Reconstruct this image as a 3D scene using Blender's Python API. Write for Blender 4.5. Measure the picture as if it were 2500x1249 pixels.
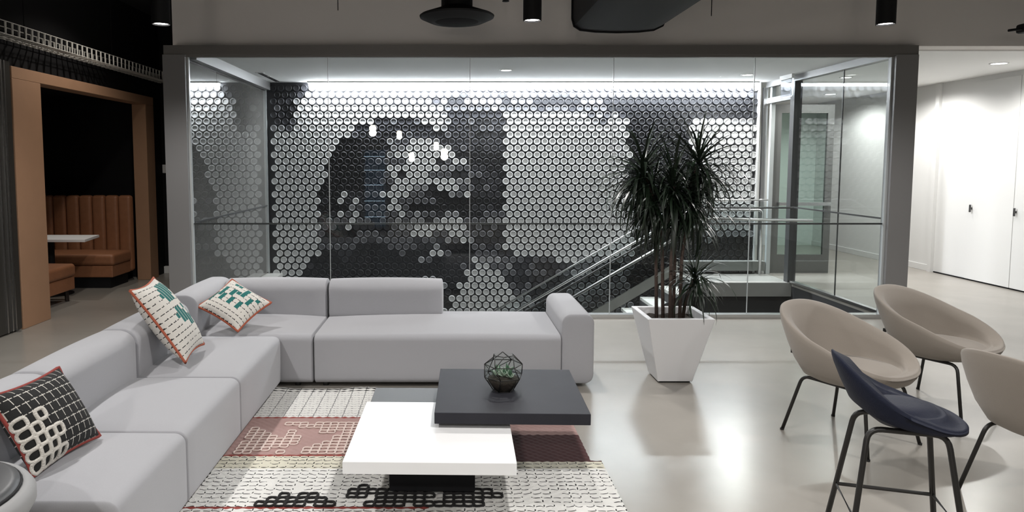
import bpy, bmesh, math, random
from mathutils import Vector, Matrix, Euler
random.seed(7)
PI = math.pi
for o in list(bpy.data.objects): bpy.data.objects.remove(o)
S = bpy.context.scene
C = S.collection

# ------------------------------------------------------------------ camera
cd = bpy.data.cameras.new('camera'); cam = bpy.data.objects.new('camera', cd); C.objects.link(cam)
cd.sensor_width = 36.0; cd.lens = 1750 / 2500 * 36.0
cd.shift_x = (1250 - 1095) / 2500.0
cd.shift_y = (542 - 624.5) / 2500.0
cd.clip_start = 0.05; cd.clip_end = 100
cam.location = (0, 0, 1.7)
cam.rotation_euler = (PI/2 - math.atan(142/1750), 0, 0)
S.camera = cam
# ------------------------------------------------------------------ world, exposure
w = bpy.data.worlds.new('world'); S.world = w; w.use_nodes = True
w.node_tree.nodes['Background'].inputs[0].default_value = (0.5, 0.5, 0.52, 1)
w.node_tree.nodes['Background'].inputs[1].default_value = 0.03
S.view_settings.view_transform = 'Standard'; S.view_settings.look = 'None'
S.view_settings.exposure = 0.0; S.view_settings.gamma = 1.0
S.view_settings.use_curve_mapping = False
SPOT_W = 142.0       # ceiling cylinder downlights
COVE_W = 350.0        # strip washing the disc wall
RECESS_W = 120.0
AISLE_FILL_W = 105.0  # added fill light over the aisle, out of view
GLOBE_W = 34.0       # globe pendants behind the camera
#      # recessed downlights beyond the glass

# ------------------------------------------------------------------ helpers
def lin(c):
    return tuple((v/12.92 if v <= .04045 else ((v+.055)/1.055)**2.4) for v in c)
def mat(name, rgb, rough=.6, metal=0., noise=0., nscale=20., bump=0., bscale=200., emit=None, estr=0., spec=.5, coat=0., sheen=0.):
    m = bpy.data.materials.new(name); m.use_nodes = True
    nt = m.node_tree; b = nt.nodes['Principled BSDF']
    col = (*rgb, 1)
    b.inputs['Base Color'].default_value = col
    b.inputs['Roughness'].default_value = rough
    b.inputs['Metallic'].default_value = metal
    b.inputs['Specular IOR Level'].default_value = spec
    if coat: b.inputs['Coat Weight'].default_value = coat; b.inputs['Coat Roughness'].default_value = .05
    if sheen: b.inputs['Sheen Weight'].default_value = sheen
    if emit: b.inputs['Emission Color'].default_value = (*emit, 1); b.inputs['Emission Strength'].default_value = estr
    if noise or bump:
        tc = nt.nodes.new('ShaderNodeTexCoord')
        if noise:
            n = nt.nodes.new('ShaderNodeTexNoise'); n.inputs['Scale'].default_value = nscale; n.inputs['Detail'].default_value = 6
            nt.links.new(tc.outputs['Object'], n.inputs['Vector'])
            r = nt.nodes.new('ShaderNodeMix'); r.data_type = 'RGBA'
            r.inputs[6].default_value = (*[v*(1-noise) for v in rgb], 1)
            r.inputs[7].default_value = (*[min(1, v*(1+noise)) for v in rgb], 1)
            nt.links.new(n.outputs['Fac'], r.inputs[0]); nt.links.new(r.outputs[2], b.inputs['Base Color'])
        if bump:
            n2 = nt.nodes.new('ShaderNodeTexNoise'); n2.inputs['Scale'].default_value = bscale; n2.inputs['Detail'].default_value = 3
            nt.links.new(tc.outputs['Object'], n2.inputs['Vector'])
            bp = nt.nodes.new('ShaderNodeBump'); bp.inputs['Strength'].default_value = bump; bp.inputs['Distance'].default_value = .01
            nt.links.new(n2.outputs['Fac'], bp.inputs['Height']); nt.links.new(bp.outputs['Normal'], b.inputs['Normal'])
    return m
def glass_mat(name, tint, ior=1.5, gain=1.0):
    m = bpy.data.materials.new(name); m.use_nodes = True; nt = m.node_tree
    nt.nodes.clear(); out = nt.nodes.new('ShaderNodeOutputMaterial')
    t = nt.nodes.new('ShaderNodeBsdfTransparent'); t.inputs[0].default_value = (*tint, 1)
    g = nt.nodes.new('ShaderNodeBsdfGlossy'); g.inputs['Roughness'].default_value = 0.0
    lw = nt.nodes.new('ShaderNodeLayerWeight'); lw.inputs['Blend'].default_value = .5
    pw = nt.nodes.new('ShaderNodeMath'); pw.operation = 'POWER'; pw.inputs[1].default_value = 5
    f0 = ((ior-1)/(ior+1))**2 * gain
    ma = nt.nodes.new('ShaderNodeMath'); ma.operation = 'MULTIPLY_ADD'; ma.inputs[1].default_value = 1-f0; ma.inputs[2].default_value = f0; ma.use_clamp = True
    mx = nt.nodes.new('ShaderNodeMixShader')
    nt.links.new(lw.outputs['Facing'], pw.inputs[0]); nt.links.new(pw.outputs[0], ma.inputs[0]); nt.links.new(ma.outputs[0], mx.inputs[0])
    nt.links.new(t.outputs[0], mx.inputs[1]); nt.links.new(g.outputs[0], mx.inputs[2])
    nt.links.new(mx.outputs[0], out.inputs[0])
    return m
def emat(name, rgb, s):
    m = bpy.data.materials.new(name); m.use_nodes = True; nt = m.node_tree; nt.nodes.clear()
    out = nt.nodes.new('ShaderNodeOutputMaterial'); e = nt.nodes.new('ShaderNodeEmission')
    e.inputs[0].default_value = (*rgb, 1); e.inputs[1].default_value = s; nt.links.new(e.outputs[0], out.inputs[0])
    return m

def box(bm, x0, x1, y0, y1, z0, z1, mi=0):
    vs = [bm.verts.new(p) for p in ((x0,y0,z0),(x1,y0,z0),(x1,y1,z0),(x0,y1,z0),(x0,y0,z1),(x1,y0,z1),(x1,y1,z1),(x0,y1,z1))]
    for f in ((0,3,2,1),(4,5,6,7),(0,1,5,4),(1,2,6,5),(2,3,7,6),(3,0,4,7)):
        bm.faces.new([vs[i] for i in f]).material_index = mi
    return vs
def B(*a):
    bm = bmesh.new(); box(bm, *a); return bm
def BB(x0, x1, y0, y1, z0, z1, r=.006, seg=2):
    bm = B(x0, x1, y0, y1, z0, z1)
    bmesh.ops.bevel(bm, geom=bm.edges[:], offset=r, segments=seg, affect='EDGES', profile=.5)
    return bm
def tube(bm, pts, r, n=10, closed=False, mi=0, rads=None):
    pts = [Vector(p) for p in pts]; N = len(pts); rings = []
    up = Vector((0, 0, 1)); prev = None
    for i, p in enumerate(pts):
        if closed: d = pts[(i+1) % N] - pts[(i-1) % N]
        else: d = pts[min(i+1, N-1)] - pts[max(i-1, 0)]
        d.normalize()
        if prev is None:
            a = d.cross(up)
            if a.length < .01: a = d.cross(Vector((1, 0, 0)))
        else: a = prev - d*prev.dot(d)
        a.normalize(); prev = a; b = d.cross(a)
        rr = rads[i] if rads else r
        rings.append([bm.verts.new(p + (a*math.cos(2*PI*k/n) + b*math.sin(2*PI*k/n))*rr) for k in range(n)])
    M = N if closed else N-1
    for i in range(M):
        A, Bq = rings[i], rings[(i+1) % N]
        for k in range(n):
            bm.faces.new((A[k], A[(k+1) % n], Bq[(k+1) % n], Bq[k])).material_index = mi
    if not closed:
        bm.faces.new(rings[0][::-1]).material_index = mi; bm.faces.new(rings[-1]).material_index = mi
def T(pts, r, n=10, closed=False):
    bm = bmesh.new(); tube(bm, pts, r, n, closed); return bm
def fillet(pts, r, n=5):
    out = [Vector(pts[0])]
    for i in range(1, len(pts)-1):
        p0, p1, p2 = Vector(pts[i-1]), Vector(pts[i]), Vector(pts[i+1])
        a = (p0-p1).normalized()*r; b = (p2-p1).normalized()*r
        for k in range(n+1):
            t = k/n; out.append((p1+a)*(1-t)**2 + p1*2*t*(1-t) + (p1+b)*t**2)
    out.append(Vector(pts[-1])); return out
def lathe(prof, n=32, cx=0, cy=0, cap=True):
    bm = bmesh.new(); rings = []
    for r, z in prof:
        rings.append([bm.verts.new((cx+r*math.cos(2*PI*k/n), cy+r*math.sin(2*PI*k/n), z)) for k in range(n)])
    for A, Bq in zip(rings, rings[1:]):
        for k in range(n): bm.faces.new((A[k], A[(k+1) % n], Bq[(k+1) % n], Bq[k]))
    if cap: bm.faces.new(rings[0][::-1]); bm.faces.new(rings[-1])
    return bm
def soft(x0, x1, y0, y1, z0, z1, r=.06, bt=.0, bf=.0, seg=5, cut=8):
    """upholstered block: rounded box with a slight bulge on top (bt) and sides (bf)"""
    h = ((x1-x0)/2, (y1-y0)/2, (z1-z0)/2); c = ((x0+x1)/2, (y0+y1)/2, (z0+z1)/2)
    ax = []; R_ = r if isinstance(r, tuple) else (r, r, r)
    for a in range(3):
        r = R_[a]; i = h[a]-r; l = [-h[a] + r*k/seg for k in range(seg)] + [-i + 2*i*k/cut for k in range(cut+1)] + [i + r*(k+1)/seg for k in range(seg)]
        ax.append(l)
    bm = bmesh.new(); V = {}; n = [len(l) for l in ax]
    def vert(i, j, k):
        key = (i, j, k)
        if key in V: return V[key]
        p = [ax[0][i], ax[1][j], ax[2][k]]
        q = [max(-(h[a]-R_[a]), min(h[a]-R_[a], p[a])) for a in range(3)]
        d = [(p[a]-q[a])/R_[a] for a in range(3)]; L = math.sqrt(sum(v*v for v in d)); m = max(abs(v) for v in d)
        if L > 1e-9: p = [q[a]+d[a]/L*m*R_[a] for a in range(3)]
        u = [p[a]/h[a] for a in range(3)]
        f = lambda t: 1-t*t
        p[2] += (bt if u[2] > 0 else 0)*f(u[0])*f(u[1])*max(0, u[2])
        p[0] += bf*u[0]*f(u[1])*f(u[2]); p[1] += bf*u[1]*f(u[0])*f(u[2])
        V[key] = bm.verts.new([p[a]+c[a] for a in range(3)]); return V[key]
    for a in range(3):
        b, d = [(1, 2), (2, 0), (0, 1)][a]
        for side in (0, n[a]-1):
            for i in range(n[b]-1):
                for j in range(n[d]-1):
                    q = []
                    for di, dj in ((0,0),(1,0),(1,1),(0,1)):
                        k = [0,0,0]; k[a] = side; k[b] = i+di; k[d] = j+dj; q.append(vert(*k))
                    if side == 0: q = q[::-1]
                    try: bm.faces.new(q)
                    except ValueError: pass
    return bm
def mesh(name, bm, mats, smooth=False, fix=True):
    if fix: bmesh.ops.recalc_face_normals(bm, faces=bm.faces[:])
    me = bpy.data.meshes.new(name); bm.to_mesh(me); bm.free()
    for m in (mats if isinstance(mats, (list, tuple)) else [mats]): me.materials.append(m)
    if smooth:
        for p in me.polygons: p.use_smooth = True
        if smooth == 'angle':
            me.set_sharp_from_angle(angle=math.radians(40))
    return me
def obj(name, bm, mats, parent=None, smooth=False, fix=True):
    me = bm if isinstance(bm, bpy.types.Mesh) else mesh(name, bm, mats, smooth, fix)
    o = bpy.data.objects.new(name, me); C.objects.link(o)
    if parent is not None: o.parent = parent
    return o
def tag(o, label, cat, group=None):
    o['label'] = label; o['category'] = cat
    if group: o['group'] = group
    return o
def thing(name, label, cat, loc=(0,0,0), rotz=0, group=None):
    o = bpy.data.objects.new(name, None); C.objects.link(o); o.empty_display_size = .1
    o.location = loc; o.rotation_euler = (0, 0, rotz)
    return tag(o, label, cat, group)
def struct(name, bm, m, label=None, parent=None, smooth=False):
    o = obj(name, bm, m, parent, smooth)
    if parent is None:
        o['kind'] = 'structure'
        if label: o['label'] = label
    return o
def dup(root, loc, rotz=None, label=None, group=None):
    r = root.copy(); C.objects.link(r); r.location = loc
    if rotz is not None: r.rotation_euler = (0, 0, rotz)
    if label: r['label'] = label
    if group: r['group'] = group
    for ch in list(root.children):
        c = ch.copy(); C.objects.link(c); c.parent = r
        for g in list(ch.children):
            d = g.copy(); C.objects.link(d); d.parent = c
    return r

# ------------------------------------------------------------------ materials
M = {}
M['concrete'] = mat('polished_concrete', (.305,.284,.252), .26, noise=.16, nscale=1.6, spec=.6)
M['black'] = mat('matt_black', (.006,.006,.007), .8, spec=.2)
M['blackmetal'] = mat('black_metal', (.012,.012,.013), .6, metal=.0, spec=.2)
M['ceilblack'] = mat('black_ceiling', (.006,.006,.007), .9)
M['plaster'] = mat('warm_grey_plaster', (.80,.765,.735), .85, bump=.05, bscale=60)
M['white'] = mat('white_paint', (.72,.72,.71), .6)
M['ceilwhite'] = mat('white_ceiling', (.86,.86,.85), .8)
M['frame'] = mat('dark_bronze_frame', (.19,.18,.172), .45, metal=.2)
M['frame_side'] = mat('grey_steel_frame', (.27,.265,.265), .4, metal=.3)
M['glass'] = glass_mat('clear_glass', (.93,.95,.95), 1.35)
M['darkpost'] = mat('charcoal_steel_post', (.045,.045,.047), .4)
M['doorframe'] = mat('grey_door_frame', (.12,.12,.115), .4)
M['glassline'] = mat('glass_joint', (.05,.05,.05), .4)
M['seam'] = mat('polished_glass_edge', (.42,.44,.44), .3)
M['backing'] = mat('disc_wall_backing', (.028,.028,.033), .45)
M['d0'] = mat('disc_black', (.018,.018,.021), .5)
M['d1'] = mat('disc_charcoal', (.045,.045,.052), .5)
M['d2'] = mat('disc_dark_grey', (.12,.12,.13), .5)
M['d3'] = mat('disc_mid_grey', (.30,.30,.31), .5)
M['d4'] = mat('disc_pale_grey', (.59,.59,.59), .5)
M['panelglass'] = mat('grey_back_painted_glass', (.12,.117,.11), .01, spec=.5, noise=.06, nscale=1.0)
M['panelglass'].node_tree.nodes['Principled BSDF'].inputs['IOR'].default_value = 2.9
M['steel'] = mat('brushed_steel', (.62,.62,.62), .28, metal=1.)
M['darksteel'] = mat('dark_steel', (.10,.10,.10), .4, metal=.6)
M['stringer'] = mat('patched_steel_plate', (.20,.195,.18), .5, metal=.2, noise=.35, nscale=3)
M['tread'] = mat('pale_stone_tread', (.50,.49,.46), .5, noise=.05)
M['stone'] = mat('landing_stone', (.34,.33,.31), .35, noise=.1, nscale=4)
M['void'] = mat('stairwell_dark_wall', (.02,.02,.022), .7)
M['fabric'] = mat('light_grey_wool', (.365,.365,.385), .95, noise=.10, nscale=380, bump=.25, bscale=900, sheen=.25)
M['piping'] = mat('grey_seam', (.20,.20,.21), .9)
M['foot'] = mat('sofa_foot_black', (.01,.01,.01), .6)
M['tabwhite'] = mat('white_lacquer', (.84,.84,.84), .35)
M['tabdark'] = mat('charcoal_wood', (.028,.028,.034), .55, noise=.15, nscale=6, spec=.12)
M['tabgrey'] = mat('slate_laminate', (.085,.088,.092), .5)
M['pot'] = mat('white_planter', (.70,.70,.71), .55)
M['soil'] = mat('soil', (.035,.028,.022), .95, noise=.5, nscale=60, bump=.6, bscale=60)
M['cane'] = mat('brown_cane', (.075,.052,.042), .8, noise=.4, nscale=40, bump=.4, bscale=60)
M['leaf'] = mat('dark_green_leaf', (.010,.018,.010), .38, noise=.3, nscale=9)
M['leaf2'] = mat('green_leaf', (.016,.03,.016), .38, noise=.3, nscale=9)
M['beige'] = mat('beige_upholstery', (.285,.25,.214), .9, noise=.08, nscale=300, bump=.15, bscale=700, sheen=.2)
M['navy'] = mat('navy_leather', (.010,.013,.028), .6, noise=.15, nscale=30, bump=.15, bscale=120, spec=.2)
M['legs'] = mat('black_tube', (.012,.011,.010), .4)
M['tan'] = mat('tan_panel', (.34,.195,.115), .7, noise=.08, nscale=6)
M['leather'] = mat('cognac_leather', (.27,.115,.055), .5, noise=.2, nscale=14, bump=.15, bscale=60)
M['wood_dark'] = mat('dark_wood', (.02,.012,.009), .5)
M['tray'] = mat('galvanised_wire', (.50,.49,.46), .45, metal=.3)
M['lamp'] = emat('lamp_face', (1, .97, .93), 14)
M['lampsoft'] = emat('downlight_face', (1, .98, .95), 9)
M['cove'] = emat('cove_strip', (.93,.96,1.0), 80)
M['cush_w'] = mat('cream_wool', (.66,.63,.58), .95, bump=.5, bscale=300)
M['cush_k'] = mat('black_wool', (.014,.014,.014), .95, bump=.5, bscale=300)
M['teal'] = mat('teal_wool', (.012,.135,.125), .95, bump=.4, bscale=300)
M['orange'] = mat('rust_piping', (.34,.085,.045), .9)
M['red'] = mat('red_yarn', (.24,.04,.032), .9)
M['yarn_w'] = mat('white_yarn', (.62,.59,.54), .95, bump=.8, bscale=160)
M['yarn_k'] = mat('black_yarn', (.012,.011,.011), .95, bump=.8, bscale=160)
M['rug_w'] = mat('rug_cream', (.74,.73,.70), .95, bump=.6, bscale=240, noise=.06, nscale=5)
M['rug_g'] = mat('rug_grey_line', (.20,.20,.20), .95)
M['rug_k'] = mat('rug_black', (.016,.015,.015), .95)
M['rug_p'] = mat('rug_pink', (.38,.245,.225), .95, bump=.4, bscale=300)
M['rug_pl'] = mat('rug_pale_pink', (.66,.54,.49), .95)
M['rug_m'] = mat('rug_maroon', (.062,.022,.022), .95)
M['rug_y'] = mat('rug_straw', (.64,.61,.50), .95, bump=.5, bscale=240)
M['rim'] = mat('pale_grey_rim', (.30,.30,.30), .6)
M['pad'] = mat('dark_grey_leather', (.055,.057,.06), .42, noise=.1, nscale=12)
M['plug'] = mat('white_plastic', (.7,.7,.7), .4)
M['terra'] = glass_mat('terrarium_glass', (.93,.96,.94), 1.3)
M['succ'] = mat('pale_succulent', (.30,.37,.30), .5, noise=.15, nscale=20)
M['succ2'] = mat('green_succulent', (.055,.12,.07), .5)

# ------------------------------------------------------------------ structure
GY = 7.85      # glazed front
HY = 11.15     # disc wall
RX = 7.65      # right wall
CZ = 2.95      # ceiling beyond the glass
bm = bmesh.new()
box(bm, -8.2, RX+.2, -7.2, GY+.06, -.05, 0)
box(bm, 4.93, RX+.2, GY+.06, 15.2, -.05, 0)
box(bm, -8.2, -2.84, GY+.06, 11.4, -.05, 0)
struct('floor', bm, M['concrete'], 'polished warm grey concrete floor')
bm = bmesh.new()
box(bm, 3.54, 4.93, 10.2, HY, -.2, 0)
struct('floor_landing', bm, M['stone'], 'stone landing slab at the head of the stairs')
bm = bmesh.new()
box(bm, 3.70, 4.93, 10.32, HY, -2.6, -.2)
box(bm, 4.93, 5.1, GY+.06, HY, -2.6, -.05)
box(bm, -3.0, -2.84, GY+.06, HY, -2.6, -.05)
box(bm, -3.0, 5.1, GY-.1, GY+.06, -2.6, -.05)
box(bm, -3.0, 5.1, GY-.1, HY+.3, -2.75, -2.6)
struct('wall_stairwell', bm, M['void'], 'dark walls of the stairwell below floor level')
struct('trim_1', B(-2.84, -2.60, GY+.06, HY, -.12, -.005), M['stone'], 'stone ledge at the foot of the grey glass side wall')
struct('trim_2', BB(3.62, 4.90, HY-.14, HY-.01, .05, .20, .004), M['stone'], 'low stone curb under the disc wall on the landing')
# bulkhead above the glass
struct('wall_bulkhead', B(-2.97, RX, GY, GY+.25, 2.965, 4.1), M['plaster'], 'warm grey plaster bulkhead above the glass partition')
struct('wall_right', B(RX, RX+.2, -7.2, 15.2, 0, 4.1), M['white'], 'white wall along the corridor')
struct('wall_corridor_end', B(4.6, RX, 15, 15.2, 0, 3.0), M['white'], 'white wall closing the corridor')
struct('ceiling', B(-8.2, RX+.2, -7.2, GY, 4.1, 4.25), M['ceilblack'], 'black open ceiling')
struct('ceiling_side', B(-8.2, -2.97, GY, 11.5, 3.9, 4.1), M['ceilblack'], 'black ceiling above the booth')
struct('ceiling_lobby', B(-2.97, RX+.2, GY+.25, 15.2, CZ, CZ+.12), M['ceilwhite'], 'white ceiling beyond the glass')
struct('wall_rear', B(-8.2, RX+.2, -7.4, -7.2, 0, 4.1), mat('rear_wall_paint', (.10,.10,.105), .7), 'dark grey wall behind the lounge')
struct('wall_far_left', B(-8.2, -2.97, 11.15, 11.35, 0, 4.1), M['black'], 'black wall beside the tan booth portal')
struct('baseboard_left', BB(-4.44, -3.05, 11.09, 11.15, 0, .11, .004), M['white'], 'white baseboard under the black wall')
LX = -4.44
bm = bmesh.new()
box(bm, LX-.15, LX, -7.2, 7.28, 0, 4.1)
box(bm, LX-.15, LX, 7.28, 10.74, 2.68, 4.1)
box(bm, LX-.15, LX, 10.74, 11.15, 0, 4.1)
struct('wall_left', bm, M['black'], 'black wall holding the tan framed booth')
bm = bmesh.new()
box(bm, -6.95, -6.8, 7.28, 10.9, 0, 2.9)
box(bm, -6.8, LX-.15, 7.13, 7.28, 0, 2.9)
box(bm, -6.8, LX-.15, 10.74, 10.9, 0, 2.9)
box(bm, -6.8, LX-.15, 7.28, 10.74, 2.68, 2.8)
struct('wall_booth', bm, M['black'], 'black walls lining the booth alcove')

# ---- disc wall
wb = struct('wall_back', B(-2.84, 4.80, HY+.02, HY+.2, -2.6, CZ), M['backing'], 'dark wall covered in pale and charcoal round discs')
PAT = [
 [(735,0),(745,1),(765,3),(1095,4),(1230,2),(1285,4),(1900,2)],
 [(718,0),(742,1),(800,3),(1100,3),(1138,1),(1182,3),(1240,1),(1290,3),(1450,1),(1475,2),(1900,1)],
 [(715,1),(732,2),(965,4),(1056,3),(1075,2),(1090,3),(1132,0),(1228,3),(1244,0),(1304,2),(1418,0),(1478,2),(1900,0)],
 [(686,2),(724,1),(1082,4),(1240,2),(1330,2),(1480,2),(1900,0)],
 [(702,1),(714,0),(1075,4),(1092,3),(1230,1),(1435,4),(1470,2),(1512,3),(1530,1),(1900,0)],
 [(702,1),(722,2),(912,4),(1010,1),(1030,2),(1083,4),(1102,3),(1242,1),(1440,4),(1480,3),(1545,4),(1688,0),(1785,4),(1900,3)],
 [(690,3),(715,2),(866,4),(1058,1),(1076,4),(1095,3),(1230,1),(1530,4),(1548,1),(1668,0),(1682,1),(1900,4)],
 [(860,4),(1085,1),(1105,2),(1238,1),(1545,4),(1688,0),(1900,4)],
 [(828,4),(940,0),(1000,2),(1065,4),(1082,3),(1230,1),(1535,4),(1682,0),(1900,4)],
 [(822,4),(938,0),(956,1),(986,3),(1102,4),(1238,1),(1545,4),(1690,0),(1900,4)],
 [(812,4),(920,0),(938,1),(956,3),(1114,4),(1230,0),(1540,4),(1690,0),(1900,4)],
 [(802,4),(904,0),(926,1),(990,2),(1066,4),(1106,2),(1142,4),(1236,0),(1545,4),(1690,0),(1900,4)],
 [(796,4),(880,0),(936,1),(1076,4),(1106,3),(1152,2),(1190,1),(1228,0),(1535,4),(1690,0),(1900,4)],
 [(804,4),(908,0),(948,2),(970,4),(988,1),(1044,4),(1122,2),(1158,2),(1238,1),(1545,4),(1690,0),(1900,4)],
 [(796,4),(890,0),(926,1),(962,2),(1106,4),(1152,3),(1228,1),(1535,4),(1690,0),(1900,4)],
 [(786,4),(905,0),(944,1),(1012,4),(1046,3),(1066,1),(1122,4),(1158,2),(1238,1),(1545,4),(1690,0),(1900,4)],
 [(776,4),(832,0),(850,4),(886,1),(934,2),(992,4),(1058,2),(1090,0),(1128,2),(1150,4),(1228,1),(1535,4),(1548,1),(1690,0),(1900,4)],
 [(784,4),(800,1),(820,0),(842,4),(860,1),(880,4),(948,1),(972,4),(1068,2),(1238,0),(1545,4),(1690,0),(1900,4)],
 [(776,4),(850,0),(870,3),(944,2),(980,4),(1002,2),(1150,0),(1228,1),(1535,4),(1690,0),(1900,4)],
 [(784,4),(804,0),(822,1),(842,4),(860,2),(880,4),(900,1),(972,2),(992,4),(1010,2),(1032,3),(1068,2),(1084,1),(1126,3),(1172,0),(1228,2),(1238,1),(1545,4),(1640,0),(1900,4)],
 [(776,4),(792,1),(850,2),(870,4),(1002,2),(1030,3),(1052,1),(1074,3),(1136,4),(1152,1),(1228,2),(1535,4),(1640,0),(1900,4)],
 [(786,4),(840,1),(860,4),(958,1),(990,2),(1012,3),(1132,4),(1238,1),(1545,4),(1600,1),(1710,0),(1900,4)],
 [(776,4),(802,2),(868,0),(994,2),(1055,4),(1095,2),(1136,4),(1152,3),(1228,2),(1535,4),(1600,1),(1710,0),(1900,3)],
 [(786,4),(858,1),(906,2),(940,1),(990,2),(1066,2),(1084,1),(1126,3),(1142,4),(1160,3),(1238,1),(1545,4),(1715,0),(1738,3),(1900,0)],
 [(776,4),(868,2),(940,0),(1022,2),(1054,1),(1078,3),(1146,0),(1228,2),(1535,4),(1900,0)],
 [(786,4),(804,1),(818,0),(862,1),(968,0),(990,2),(1046,0),(1088,4),(1106,2),(1156,0),(1182,2),(1252,1),(1545,4),(1900,0)],
 [(762,4),(776,0),(796,1),(832,0),(852,1),(1014,0),(1056,2),(1146,0),(1170,4),(1230,3),(1352,2),(1410,4),(1545,3),(1900,0)],
 [(754,4),(770,1),(1118,0),(1142,2),(1160,1),(1200,4),(1250,2),(1400,1),(1545,2),(1900,0)],
 [(742,4),(1128,0),(1228,4),(1392,2),(1540,3),(1900,0)],
 [(724,4),(1030,0),(1068,3),(1138,0),(1236,4),(1400,1),(1540,2),(1900,0)],
 [(724,4),(1070,0),(1094,3),(1112,0),(1240,4),(1330,2),(1392,1),(1540,3),(1900,0)],
 [(715,4),(1084,0),(1104,1),(1122,0),(1252,4),(1292,2),(1380,1),(1540,3),(1900,0)],
 [(700,4),(1092,0),(1262,4),(1304,3),(1400,1),(1540,3),(1900,0)],
 [(690,4),(1104,0),(1266,4),(1330,3),(1420,2),(1540,3),(1900,0)],
 [(680,3),(1076,0),(1254,4),(1332,3),(1400,2),(1540,2),(1900,0)],
 [(660,3),(1060,0),(1254,4),(1332,3),(1540,2),(1900,0)],
 [(660,3),(1050,0),(1254,4),(1332,3),(1540,2),(1900,0)],
]
def disc_bm(bm, x, z, lv, n=14):
    yb, r = HY+.02, .0505
    y1 = HY-.022 if lv >= 2 else HY-.012
    dish = .008
    rings = []
    for rr, yy in ((r, yb), (r, y1+.004), (r-.004, y1), (r-.010, y1), (r-.014, y1+dish)):
        rings.append([bm.verts.new((x+rr*math.cos(2*PI*k/n), yy, z+rr*math.sin(2*PI*k/n))) for k in range(n)])
    for A, Bq in zip(rings, rings[1:]):
        for k in range(n):
            bm.faces.new((A[k], A[(k+1) % n], Bq[(k+1) % n], Bq[k])).material_index = lv
    bm.faces.new(rings[-1]).material_index = lv
DM = [M['d0'], M['d1'], M['d2'], M['d3'], M['d4']]
field = bmesh.new(); protos = {}
rnd = random.Random(3); count = 0
for lv in range(5):
    b = bmesh.new(); disc_bm(b, 0, 0, lv); protos[lv] = mesh('disc', b, DM, smooth='angle')
for n, row in enumerate(PAT):
    z = 2.862 - .1022*n
    x = -2.2198 - .1196*4 if n % 2 == 0 else -2.160 - .1196*4
    while x < 4.72:
        dep = HY*.9967 + (1.7-z)*.0809
        px = 1095 + x*1750/dep
        lv = next(l for e, l in row if px <= e)
        if lv in (1, 2, 3) and rnd.random() < .16: lv = max(0, min(3, lv + rnd.choice((-1, 1))))
        if count < 300 and 4 <= n <= 26 and lv == 4 and .82 < x < 3.0:
            o = obj('disc', protos[lv], None, wb); o.location = (x, 0, z); count += 1
        else:
            disc_bm(field, x, z, lv)
        x += .1196
fo = obj('disc_field', field, DM, wb, smooth='angle', fix=True); fo['kind'] = 'stuff'
# cove strip washing the discs
cv = thing('cove_light', 'continuous white light strip along the top of the disc wall', 'light', (1.29, HY-.10, CZ))
obj('housing', B(-3.44, 3.44, -.03, .10, -.022, 0), M['ceilwhite'], cv)
obj('diffuser', B(-3.43, 3.43, .035, .095, -.062, -.022), M['cove'], cv)
la = bpy.data.lights.new('cove_wash', 'AREA'); la.shape = 'RECTANGLE'; la.size = 6.8; la.size_y = .05; la.energy = COVE_W; la.color = (.93,.96,1)
lo = bpy.data.objects.new('cove_wash', la); C.objects.link(lo); lo.location = (1.29, HY-.13, CZ-.07); lo.rotation_euler = (math.radians(14), 0, 0)

# ---- front glazing
w1 = struct('window_1', B(-3.05, 5.03, GY-.06, GY+.06, 2.865, 2.965), M['frame'], 'long frameless glass front under a dark header')
struct('post', B(-3.06, -2.82, GY-.07, GY+.07, 0, 2.865), M['frame_side'], parent=w1)
struct('post', B(4.79, 5.03, GY-.07, GY+.07, 0, 2.865), M['frame_side'], parent=w1)
struct('sill', B(-2.82, 4.79, GY-.05, GY+.05, 0, .045), M['steel'], parent=w1)
struct('head_channel', B(-2.82, 4.79, GY-.03, GY+.03, 2.845, 2.865), M['frame'], parent=w1)
for x in (-2.812, 4.782):
    struct('edge_channel', B(x-.012, x+.012, GY-.02, GY+.02, .045, 2.845), M['seam'], parent=w1)
mx = [-2.80, -1.303, .233, 1.784, 3.307, 4.77]
for a, b in zip(mx, mx[1:]):
    struct('pane', B(a+.006, b-.006, GY-.006, GY+.006, .045, 2.845), M['glass'], parent=w1)
for x in mx[1:-1]:
    struct('glass_joint', B(x-.003, x+.003, GY-.007, GY+.007, .045, 2.845), M['seam'], parent=w1)
struct('guard_line', B(-2.80, 4.77, GY+.008, GY+.02, 1.035, 1.055), M['glassline'], parent=w1)
# right return glazing
GX = 4.93
w2 = struct('window_2', B(GX-.05, GX+.05, GY+.06, HY, 2.865, CZ), M['frame_side'], 'glass side return beside the corridor')
for a, b in ((GY+.08, 9.05), (9.05, 10.22)):
    struct('pane', B(GX-.006, GX+.006, a+.006, b-.006, .03, 2.865), M['glass'], parent=w2)
struct('glass_joint', B(GX-.007, GX+.007, 9.045, 9.055, .03, 2.865), M['glassline'], parent=w2)
struct('sill', B(GX-.03, GX+.03, GY+.07, 10.22, 0, .03), M['steel'], parent=w2)
struct('guard_line', B(GX-.02, GX-.008, GY+.08, 10.22, 1.075, 1.095), M['glassline'], parent=w2)
struct('post', B(GX-.05, GX+.06, 10.22, 10.34, 0, 2.865), M['darkpost'], parent=w2)
struct('door_head', B(GX-.05, GX+.05, 10.34, HY-.02, 2.62, 2.70), M['frame_side'], parent=w2)
struct('transom_pane', B(GX-.006, GX+.006, 10.34, HY-.02, 2.70, 2.865), M['glass'], parent=w2)
for i, y in enumerate((HY-.03, HY-.10)):
    struct('jamb', B(GX-.10+.09*i, GX-.04+.09*i, y-.03, y+.03, 0, 2.865), M['steel'] if i == 0 else M['seam'], parent=w2)
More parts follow.
